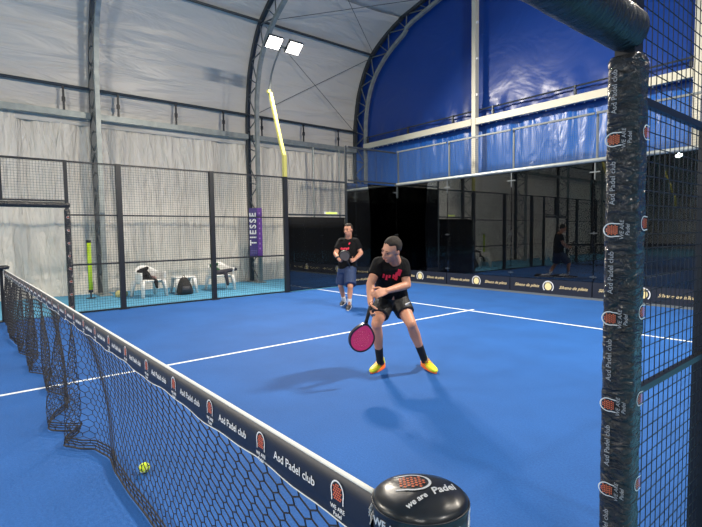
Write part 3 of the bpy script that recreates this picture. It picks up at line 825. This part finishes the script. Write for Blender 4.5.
m_ = MB().capsule((-.12, -.16, .52), (-.02, .34, .60), .075, .05); m_.capsule((.0, .02, .52), (.06, .04, .34), .06, .05); m_.capsule((.06, .04, .34), (.09, .05, .20), .05, .04); body_part(m_, 'bag', mat('bag cloth', (.02, .02, .035), .6), rb, .018, 2)
bt = thing('water_bottle', (-11.62, 4.64, 0), 'slim dark green bottle on the floor left of the right armchair', 'bottle')
MB().tube([(0, 0, 0), (0, 0, .2), (0, 0, .24), (0, 0, .26)], 0, 14, True, [.035, .035, .02, .016]).build('bottle', mat('bottle green', (.01, .06, .04), .2), bt, True)
MB().tube([(0, 0, .26), (0, 0, .29)], .018, 12).build('cap', black_paint, bt)
# ball tube on the tent wall
tb = thing('ball_tube', (-12.50, 1.86, .0), 'upright neon yellow ball collecting tube beside the left arch', 'tube')
MB().tube([(0, 0, .21), (0, 0, 1.38)], .048, 18).build('tube', mat('neon tube', (.50, .72, .02), .4), tb, True)
MB().tube([(0, 0, 1.38), (0, 0, 1.44)], .055, 18).build('top_cap', black_paint, tb, True)
MB().tube([(0, 0, .0), (0, 0, .21)], 0, 18, True, [.02, .02]).build('stand_rod', black_paint, tb)
MB().tube([(0, 0, .15), (0, 0, .22)], .055, 18).build('bottom_cap', black_paint, tb, True)
MB().tube([(0, 0, 0), (0, 0, .015)], .11, 18).build('foot', black_paint, tb)
o = MB().loft([((0, 0, 0), (.07, 0, 0), (0, .14, 0)), ((0, 0, .1), (.09, 0, 0), (0, .15, 0)), ((0, 0, .16), (.04, 0, 0), (0, .09, 0))], 16, 3).build('folded_bag', mat('pale yellow bag', (.55, .50, .22), .6), smooth=True); o.location = (-12.35, 2.52, 0)
tag(o, 'small pale yellow bundle on the floor right of the left arch foot', 'bundle')
# purple vertical sign on the second arch
sg = thing('sponsor_sign', (-12.66, 6.52, .84), 'purple vertical sign with white letters hung on the steel arch', 'sign', rz=0)
SR = Matrix.Rotation(math.radians(-38), 4, 'Z')
purple = mat('purple board', (.045, .03, .17), .5); purple2 = mat('violet stripe', (.13, .035, .30), .5)
xa = V((math.sin(.66) * 1, math.cos(.66), 0)).normalized()
sg.rotation_euler = (0, 0, math.atan2(xa.y, xa.x))
MB().box((-.20, -.012, 0), (.17, .012, 1.50)).build('board', purple, sg)
MB().box((.055, -.016, 0), (.20, .013, 1.50)).build('stripe', purple2, sg)
link('lettering', text_mesh('TIESSE', .27, white_ink, .0015, 0, .007, 1.38), sg, plane_mw((-.075, -.018, .85), (0, 0, 1), (-1, 0, 0)))
lm = MB()
for i in range(8): lm.box((.105, -.0185, .22 + i * .155), (.145, -.016, .275 + i * .155))
lm.build('small_marks', mat('lilac print', (.35, .22, .55), .5), sg)
for i in range(3): MB().box((-.17, -.0145, .08 + i * .05), (.02, -.012, .10 + i * .05)).build('small_print', mat('faint print', (.12, .11, .30), .5), sg)

# ------------------------------------------------------------------ people
def frame(fwd, up):
    f = V(fwd).normalized(); u = (V(up) - f * V(up).dot(f)).normalized(); r = f.cross(u)
    return r, f, u
def head(bm, par, c, fwd, up, s, neck, hair_mat=hair_m):
    r, f, u = frame(fwd, up); c = V(c)
    L = lambda x, y, z: c + (r * x + f * y + u * z) * s
    E = lambda p, a, b, k: bm.ell(L(*p), (r * a * s, f * b * s, u * k * s), 18, 12)
    E((0, -.012, .035), .074, .094, .086); E((0, .025, -.035), .058, .066, .072); E((0, .048, -.088), .032, .032, .026)
    E((0, .055, .025), .052, .04, .05)
    bm.capsule(L(0, .092, .018), L(0, .112, -.020), .010 * s, .014 * s, 10); E((.013, .098, -.026), .010, .010, .008); E((-.013, .098, -.026), .010, .010, .008)
    for sx in (-1, 1):
        E((sx * .076, -.006, .0), .010, .020, .032); E((sx * .030, .083, .034), .020, .012, .008); E((sx * .04, .06, -.015), .022, .025, .022)
    bm.capsule(L(-.018, .085, -.058), L(.018, .085, -.058), .010 * s, .010 * s, 8)
    bm.capsule(V(neck), L(0, -.015, -.05), .062 * s, .056 * s, 16)
    # hair: shell over the crown and back with a hairline
    hb = MB(); vs = []; n, k = 32, 20
    for i in range(k + 1):
        th = pi * i / k
        for j in range(n):
            ph = 2 * pi * j / n
            d = V((math.sin(th) * math.cos(ph), math.sin(th) * math.sin(ph), math.cos(th)))
            hairy = (d.z > .66 - .30 * (1 - d.y)) if d.y > .25 else (d.z > -.42 - .25 * (-d.y) + .35 * max(d.y + .25, 0))
            g = 1.055 + .05 * noise.noise(d * 5) + (.035 if d.z > .6 else 0) if hairy else .84
            p = V((0, -.014, .035)) + V((d.x * .076, d.y * .096, d.z * .088)) * g
            vs.append(L(*p))
    hb.add(vs, [(i * n + j, (i + 1) * n + j, (i + 1) * n + (j + 1) % n, i * n + (j + 1) % n) for i in range(k) for j in range(n)])
    hb.build('hair', hair_mat, par, True)
    for sx in (-1, 1):
        MB().ell(L(sx * .030, .089, .018), (r * .0115 * s, f * .006 * s, u * .0055 * s), 12, 8).build('eye', eye_m, par, True)
        MB().capsule(L(sx * .016, .094, .036), L(sx * .046, .084, .040), .0042 * s, .003 * s, 8).build('eyebrow', brow_m, par, True)
    MB().capsule(L(-.018, .094, -.058), L(.018, .094, -.058), .0045 * s, .0045 * s, 8).build('mouth', lip_m, par, True)
def hand(bm, w, d, nrm, s=1, curl=1.0, thumb=1, spread=0):
    """d: along the hand, nrm: palm side, thumb: which side (+/- cross)"""
    d = V(d).normalized(); nrm = (V(nrm) - d * V(nrm).dot(d)).normalized(); side = d.cross(nrm) * thumb; w = V(w)
    for q in (-1.5, -.5, .5, 1.5):
        bm.capsule(w + side * q * .012 * s, w + d * .085 * s + side * q * .021 * s, .016 * s, .012 * s, 10, 3)
    for q, ln in ((1.5, .068), (.5, .076), (-.5, .072), (-1.5, .058)):
        p = w + d * .088 * s + side * q * .0215 * s; ang = .35 * curl; r = .0092
        for seg, fr_ in enumerate((.45, .32, .25)):
            dd = d * math.cos(ang) + nrm * math.sin(ang); p2 = p + dd * ln * fr_ * 1.1 * s
            bm.capsule(p, p2, r * s, r * .92 * s, 8, 3); p = p2; ang += .85 * curl; r *= .93
    p = w + d * .025 * s + side * .028 * s; ang = .55
    for ln, k in ((.038, .75), (.032, .35), (.026, .05)):
        dd = (d * .75 + side * k + nrm * (.35 + .5 * (1 - k)) * curl).normalized(); p2 = p + dd * ln * s
        bm.capsule(p, p2, .0115 * s, .0105 * s, 8, 3); p = p2
def limb(bm, P, R):
    for i in range(len(P) - 1): bm.capsule(P[i], P[i + 1], R[i], R[i + 1], 14)
def calf(bm, k, a, back):
    k = V(k); a = V(a); m_ = k.lerp(a, .33) + V(back) * .018
    limb(bm, [k, m_, k.lerp(a, .7), a], [.053, .057, .040, .036])
def shoe(par, heel, toe, mt, sole_m, name='shoe', acc=None, lift=0):
    heel = V(heel); toe = V(toe); d = (toe - heel).normalized(); s = d.cross(V((0, 0, 1))).normalized(); u = s.cross(d); L = (toe - heel).length
    m_ = MB(); secs = []
    for f, w, h, z in ((0, .022, .03, .040), (.06, .034, .045, .046), (.22, .039, .056, .055), (.42, .042, .045, .046), (.62, .048, .034, .036), (.82, .047, .026, .030), (.95, .034, .02, .026), (1, .016, .012, .022)):
        secs.append((heel + d * L * f + u * z, s * w, u * h))
    m_.loft(secs, 18, 2.4); m_.capsule(heel + d * .06 + u * .06, heel + d * .055 + u * .095, .040, .037)
    sh = body_part(m_, name, mt, par, .007, 3)
    m_ = MB(); n = 20; vs = []
    out = []
    for i in range(n):
        a = 2 * pi * i / n; f = .5 - .5 * math.cos(a)
        w = .050 * (math.sin(pi * min(max(f, .0), 1) ** .85) ** .45 if 0 < f < 1 else 0.0)
        w = max(w, .012)
        out.append((f * L * 1.03 - .01, math.copysign(w, math.sin(a)) if abs(math.sin(a)) > 1e-3 else 0))
    for z in (0.0, .022):
        for x_, y_ in out: vs.append(heel + d * x_ + s * y_ + u * z)
    m_.add(vs, [(i, (i + 1) % n, n + (i + 1) % n, n + i) for i in range(n)] + [tuple(range(n - 1, -1, -1)), tuple(range(n, 2 * n))])
    m_.build('sole', sole_m, sh)
    if acc:
        m_ = MB()
        for q in range(4): m_.capsule(heel + d * L * (.36 + .09 * q) + u * (.094 - .010 * q) + s * .022, heel + d * L * (.36 + .09 * q) + u * (.094 - .010 * q) - s * .022, .006, .006, 8, 2)
        m_.build('lace', acc, sh, True)
        m_ = MB().capsule(heel + d * L * .15 + u * .045 + s * .037, heel + d * L * .5 + u * .04 + s * .041, .010, .008); m_.capsule(heel + d * L * .15 + u * .045 - s * .037, heel + d * L * .5 + u * .04 - s * .041, .010, .008)
        m_.build('side_stripe', acc, sh, True)
def racket(name, butt, tip, nrm, face_m, rim_m, grip_m, label, pattern=None):
    butt = V(butt); tip = V(tip); d = (tip - butt); L = d.length; d.normalize(); nrm = (V(nrm) - d * V(nrm).dot(d)).normalized(); x = d.cross(nrm)
    t = thing(name, butt, label, 'racket')
    mw = Matrix((x, d, nrm)).transposed().to_4x4()
    k = L / .455
    n = 40; lp = []; cy = .320
    for i in range(n):
        a = 2 * pi * i / n; cx = math.sin(a); c2 = math.cos(a)
        w = .128; h = .135 if c2 > 0 else .155
        px = w * cx * (1 if c2 > -.2 else 1 - .35 * ((-c2 - .2) / .8) ** 1.3); lp.append((px * k, (cy + h * c2) * k))
    inner = [(p[0] * .88, (cy * k + (p[1] - cy * k) * .88)) for p in lp]
    holes = []
    for i in range(-4, 5):
        for j in range(-4, 5):
            hx, hy = i * .022 + (j % 2) * .011, j * .021
            if (hx / .088) ** 2 + (hy / .088) ** 2 < 1: holes.append([((hx + .0055 * math.cos(2 * pi * q / 8)) * k, (cy + hy + .0055 * math.sin(2 * pi * q / 8)) * k) for q in range(8)])
    o = link('face', outline_mesh([inner] + holes, .016, face_m), t, mw)
    o = link('rim', outline_mesh([lp, inner], .019, rim_m), t, mw)
    m_ = MB()
    m_.loft([((0, .0, 0), (.018, 0, 0), (0, 0, .016)), ((0, .14 * k, 0), (.016, 0, 0), (0, 0, .014)), ((0, .16 * k, 0), (.018, 0, 0), (0, 0, .014))], 14, 3)
    o = m_.build('grip', grip_m, t, True); o.matrix_basis = mw
    m_ = MB(); m_.tube([(.0, .15 * k, 0), (-.035 * k, .205 * k, 0)], .010, 8); m_.tube([(.0, .15 * k, 0), (.035 * k, .205 * k, 0)], .010, 8)
    o = m_.build('throat', rim_m, t, True); o.matrix_basis = mw
    o = MB().tube([(0, -.0, 0), (.02, -.03, 0), (.0, -.06, .01), (-.02, -.03, 0), (0, 0, 0)], .003, 6).build('wrist_strap', grip_m, t, True); o.matrix_basis = mw
    if pattern:
        o = MB().box((-.10 * k, .27 * k, -.0195), (.06 * k, .285 * k, .0195)).box((-.06 * k, .36 * k, -.0195), (.10 * k, .375 * k, .0195)).build('decal', pattern, t); o.matrix_basis = mw
    return t
TOCAM = -V((CF.x, CF.y, 0)).normalized(); RT = V((CR.x, CR.y, 0)).normalized(); UP = V((0, 0, 1))
def ground(px, py, z=0.0):
    d = CF + CR * ((px - 351) / FPX) - CU * ((py - 263.5) / FPX); return CAM + d * ((z - CAM.z) / d.z)

def near_player():
    root = thing('person', ground(401, 372), 'person in black shirt and shorts with neon yellow shoes, swinging low at the net', 'person')
    inv = Matrix.Translation(-root.location)
    class W(MB):
        def add(s, vs, fs): return MB.add(s, [V(v) - root.location for v in vs], fs)
    A = at
    hipL, hipR = A(385, 300, 5.16), A(398, 299, 5.18)
    knL, knR = A(376.5, 324, 4.93), A(411, 323.5, 4.93)
    anL, anR = A(380, 361, 5.17), A(423.5, 357.5, 5.16)
    shL, shR = A(378.5, 263, 4.86), A(403, 264, 4.90)
    elL, wrL = A(370.5, 284, 4.74), A(370.5, 303, 4.62)
    elR, wrR = A(407, 285, 4.86), A(386, 291, 4.70)
    hc = A(391.5, 250, 4.68); neck = A(395, 262, 4.86)
    b = W()
    fwd = (TOCAM * .62 - RT * .78 - UP * .42); hup = (UP * 1 + RT * .28 + TOCAM * .25)
    global MBsave
    # head parts write through the same offset
    hd = Shift(root)
    head_into(b, root, hc, fwd, hup, 1.05, neck)
    # trunk core
    pel = A(391, 297, 5.17); ch = A(391, 268, 4.93)
    b.capsule(pel, ch, .12, .13); b.capsule(shL, shR, .05, .05)
    for sh, el, wr in ((shL, elL, wrL), (shR, elR, wrR)):
        limb(b, [sh, el, el.lerp(wr, .35), wr], [.052, .043, .042, .029])
    hand(b, wrL, (A(370, 314, 4.57) - wrL), RT * 1 + TOCAM * .1, 1.05, 1.35, 1)
    hand(b, wrR, (A(378, 293.5, 4.62) - wrR), -UP * .3 - TOCAM, 1.05, .9, -1)
    for hp, kn, an in ((hipL, knL, anL), (hipR, knR, anR)):
        limb(b, [hp, hp.lerp(kn, .5), kn], [.085, .078, .056]); calf(b, kn, an, -TOCAM)
        b.ell(kn + TOCAM * .012, (RT * .045, TOCAM * .05, UP * .055))
    ftL = [ground(383.5, 366.5), ground(371.0, 374.0)]; ftR = [ground(422.5, 364.5), ground(436, 374.0)]
    for an, ft in ((anL, ftL), (anR, ftR)): b.capsule(an, V(ft[0]) + UP * .07 + (V(ft[1]) - V(ft[0])) * .3, .036, .035)
    body_part(b, 'body', skin, root, .0075, 3)
    # shirt
    s = W(); ax = (shR - shL).normalized(); 
    w0, w1, w2, w3, w4 = A(391.5, 292.5, 5.14), A(391, 283, 5.05), A(391, 272, 4.95), A(391.5, 263, 4.88), A(394.5, 258.5, 4.87)
    sp_ = (w3 - w0).normalized(); ay = sp_.cross(ax).normalized()
    s.loft([(w0, ax * .175, ay * .125), (w1, ax * .175, ay * .125), (w2, ax * .195, ay * .130), (w3, ax * .185, ay * .11), (w4, ax * .10, ay * .075)], 28, 2.4)
    s.capsule(shL, shR, .066, .066)
    for sh, el in ((shL, elL), (shR, elR)):
        e = sh.lerp(el, .62); s.tube([sh, sh.lerp(el, .3), e], 0, 16, True, [.067, .067, .066])
    sh_o = body_part(s, 'shirt', shirt_m, root, .010, 4)
    # chest print, modelled as raised red shapes on the chest
    pr_ = W(); cen = A(391, 277, 4.82)
    import random as R_
    rr = R_.Random(4)
    CH = [(383.5, 276, 4, 1), (386.5, 277.5, 5, 1), (389.5, 276.5, 3, 1), (393.5, 276.5, 4, 1), (396.5, 275, 5, 2), (399, 272.5, 6, 3), (396, 278.5, 3, 2)]
    for (px, py, h, w) in CH:
        D = 4.60
        o1 = A(px - w * .3, py + h * .5, D); o2 = A(px + w * .4, py - h * .5, D)
        pr_.tube([o1, o2], .005 + .005 * w, 6)
    # drop print onto the shirt surface
    me = sh_o.data
    from mathutils.bvhtree import BVHTree
    tree = BVHTree.FromPolygons([v.co for v in me.vertices], [p.vertices for p in me.polygons])
    nv_ = []
    for v in pr_.v:
        p = V(v); d = (p + root.location - CAM).normalized(); hit = tree.ray_cast(p - d * .3, d)
        if hit[0] is not None: nv_.append(tuple(hit[0] - d * .004 + (-d) * .002 * (hash(v) % 2)))
        else: nv_.append(v)
    pr_.v = nv_
    pr_.build('shirt_print', red_ink, sh_o)
    # shorts
    q = W(); c0, c1, c2 = A(391.5, 290, 5.15), A(391.5, 297, 5.17), A(391.5, 303, 5.17); ax2 = (hipR - hipL).normalized(); ay2 = V((0, 0, 1)).cross(ax2).normalized()
    q.loft([(c0, ax2 * .165, ay2 * .12), (c1, ax2 * .185, ay2 * .135), (c2, ax2 * .18, ay2 * .13)], 24, 2.5)
    for hp, kn, e in ((hipL, knL, .66), (hipR, knR, .60)):
        q.tube([hp, hp.lerp(kn, .35), hp.lerp(kn, e)], 0, 18, True, [.105, .108, .100])
    so = body_part(q, 'shorts', short_black, root, .010, 4)
    lg = W().capsule(A(406, 304.5, 4.90), A(409.5, 302.5, 4.90), .010, .006); 
    lg.build('shorts_logo', white_ink, so, True)
    # socks and shoes
    for kn, an, ft in ((knL, anL, ftL), (knR, anR, ftR)):
        k = W(); k.tube([kn.lerp(an, .62), an, V(ft[0]) + UP * .06 + (V(ft[1]) - V(ft[0])) * .2], 0, 16, True, [.045, .040, .040]); body_part(k, 'sock', sock_black, root, .008, 2)
        shoe(root, V(ft[0]) - root.location + UP * .004, V(ft[1]) - root.location + UP * .004, shoe_yellow, shoe_orange, acc=shoe_orange)
    racket('padel_racket', A(370.5, 306.5, 4.55) , A(358, 351.5, 4.62), TOCAM + RT * .35, mat('pink face', (.85, .05, .19), .4), mat('racket dark', (.03, .02, .03), .35), sock_black, 'pink and dark padel racket swung low by the near player', None)
class Shift:
    def __init__(s, r): s.r = r
def head_into(b, root, hc, fwd, up, s, neck):
    """b already subtracts the root; the small face parts need the same shift"""
    off = root.location.copy()
    orig = MB.add
    class Dummy: pass
    kids_before = set(o.name for o in COL.objects)
    head(b, root, hc, fwd, up, s, neck)
    for o in list(COL.objects):
        if o.name not in kids_before and o.parent == root and o.type == 'MESH':
            o.data.transform(Matrix.Translation(-off))
near_player()

def far_player():
    root = thing('person', ground(346, 307), 'person in black shirt and navy shorts standing farther back, racket held at the chest', 'person')
    class W(MB):
        def add(s, vs, fs): return MB.add(s, [V(v) - root.location for v in vs], fs)
    A = at; D = 9.9
    hipL, hipR = A(344, 268, D + .03), A(350, 268, D - .03)
    knL, knR = A(340.8, 286, 9.98), A(350.3, 287, 9.62)
    anL, anR = A(344.2, 301.0, 10.22), A(349.3, 304.0, 9.66)
    shL, shR = A(341.2, 241.5, 9.9), A(355.5, 241.5, 9.85)
    elL, wrL = A(335.5, 253.5, 9.82), A(338.5, 259.0, 9.66)
    elR, wrR = A(361, 253, 9.82), A(354.5, 259.8, 9.64)
    hc = A(348.3, 230.2, 9.74); neck = A(348.5, 240, 9.87)
    b = W(); fwd = TOCAM * .85 - RT * .5 - UP * .12
    head_into(b, root, hc, fwd, UP, 1.08, neck)
    b.capsule(A(347, 266, D), A(348.5, 247, 9.88), .13, .13); b.capsule(shL, shR, .05, .05)
    for sh, el, wr in ((shL, elL, wrL), (shR, elR, wrR)): limb(b, [sh, el, el.lerp(wr, .35), wr], [.056, .047, .046, .031])
    hand(b, wrL, (A(342.5, 261, 9.58) - wrL), RT * .2 + TOCAM * .6, 1.05, 1.2, -1)
    hand(b, wrR, (A(350, 261, 9.55) - wrR), -RT * .2 + TOCAM * .6, 1.05, 1.2, 1)
    for hp, kn, an in ((hipL, knL, anL), (hipR, knR, anR)):
        limb(b, [hp, hp.lerp(kn, .5), kn], [.09, .08, .058]); calf(b, kn, an, -TOCAM)
    ftL = [ground(345.2, 301.6), ground(341.0, 306.2)]; ftR = [ground(350.2, 305.2), ground(347.6, 311.0)]
    for an, ft in ((anL, ftL), (anR, ftR)): b.capsule(an, V(ft[0]) + UP * .07 + (V(ft[1]) - V(ft[0])) * .3, .036, .035)
    body_part(b, 'body', skin, root, .009, 3)
    s = W(); ax = (shR - shL).normalized(); w0, w1, w2, w3, w4 = A(347.2, 269, D), A(347.5, 260, D), A(348, 250, 9.88), A(348.3, 243, 9.88), A(348.5, 238.5, 9.87)
    ay = UP.cross(ax).normalized()
    s.loft([(w0, ax * .185, ay * .14), (w1, ax * .19, ay * .15), (w2, ax * .20, ay * .145), (w3, ax * .185, ay * .12), (w4, ax * .10, ay * .08)], 28, 2.4)
    s.capsule(shL, shR, .08, .08)
    for sh, el in ((shL, elL), (shR, elR)): s.tube([sh, sh.lerp(el, .35), sh.lerp(el, .68)], 0, 16, True, [.082, .082, .080])
    so = body_part(s, 'shirt', shirt_m, root, .012, 4)
    pr_ = W()
    for px, py, h, w in ((341.3, 248.5, 1.6, .9), (343.0, 248.8, 1.6, .9), (344.7, 248.6, 1.6, .9), (346.5, 248.9, 1.6, .9), (348.3, 248.5, 1.8, 1), (349.3, 243.5, 1.5, 1.4)):
        pr_.tube([A(px - w * .4, py + h * .6, 9.5), A(px + w * .5, py - h * .6, 9.5)], .014, 6)
    from mathutils.bvhtree import BVHTree
    tree = BVHTree.FromPolygons([v.co for v in so.data.vertices], [p.vertices for p in so.data.polygons]); nv_ = []
    for v in pr_.v:
        p = V(v); d = (p + root.location - CAM).normalized(); hit = tree.ray_cast(p - d * .3, d)
        nv_.append(tuple(hit[0] - d * .006) if hit[0] is not None else v)
    pr_.v = nv_; pr_.build('shirt_print', red_ink, so)
    q = W(); ax2 = (hipR - hipL).normalized(); ay2 = UP.cross(ax2).normalized()
    q.loft([(A(347.2, 265.5, D), ax2 * .175, ay2 * .13), (A(347, 269, D), ax2 * .20, ay2 * .15), (A(347, 273, D), ax2 * .20, ay2 * .145)], 24, 2.5)
    for hp, kn in ((hipL, knL), (hipR, knR)): q.tube([hp, hp.lerp(kn, .35), hp.lerp(kn, .90)], 0, 18, True, [.115, .125, .122])
    body_part(q, 'shorts', short_navy, root, .012, 4)
    for kn, an, ft in ((knL, anL, ftL), (knR, anR, ftR)):
        k = W(); k.tube([kn.lerp(an, .68), an, V(ft[0]) + UP * .06 + (V(ft[1]) - V(ft[0])) * .2], 0, 16, True, [.048, .042, .042]); body_part(k, 'sock', sock_white, root, .010, 2)
        shoe(root, V(ft[0]) - root.location + UP * .004, V(ft[1]) - root.location + UP * .004, shoe_black, sock_white, acc=grey_steel)
    W().tube([wrL.lerp(elL, .02), wrL.lerp(elL, .28)], .040, 16).build('wristband', sock_black, root, True)
    racket('padel_racket', A(349.5, 266.0, 9.60), A(342.6, 251.0, 9.40), TOCAM - RT * .1, mat('grey face', (.15, .12, .10), .65), mat('racket black', (.02, .017, .015), .6), sock_black, 'dark grey padel racket held upright at the chest of the standing player')
far_player()

# ------------------------------------------------------------------ render look
w = bpy.data.worlds.new('world'); S.world = w; w.use_nodes = True
w.node_tree.nodes['Background'].inputs[0].default_value = (.03, .04, .06, 1); w.node_tree.nodes['Background'].inputs[1].default_value = .3
S.view_settings.view_transform = 'Standard'; S.view_settings.look = 'None'; S.view_settings.gamma = 1; S.view_settings.use_curve_mapping = False
S.view_settings.exposure = -0.72
S.cycles.max_bounces = 8; S.cycles.diffuse_bounces = 4; S.cycles.glossy_bounces = 4; S.cycles.transparent_max_bounces = 24
S.cycles.use_denoising = True; S.cycles.sample_clamp_indirect = 6
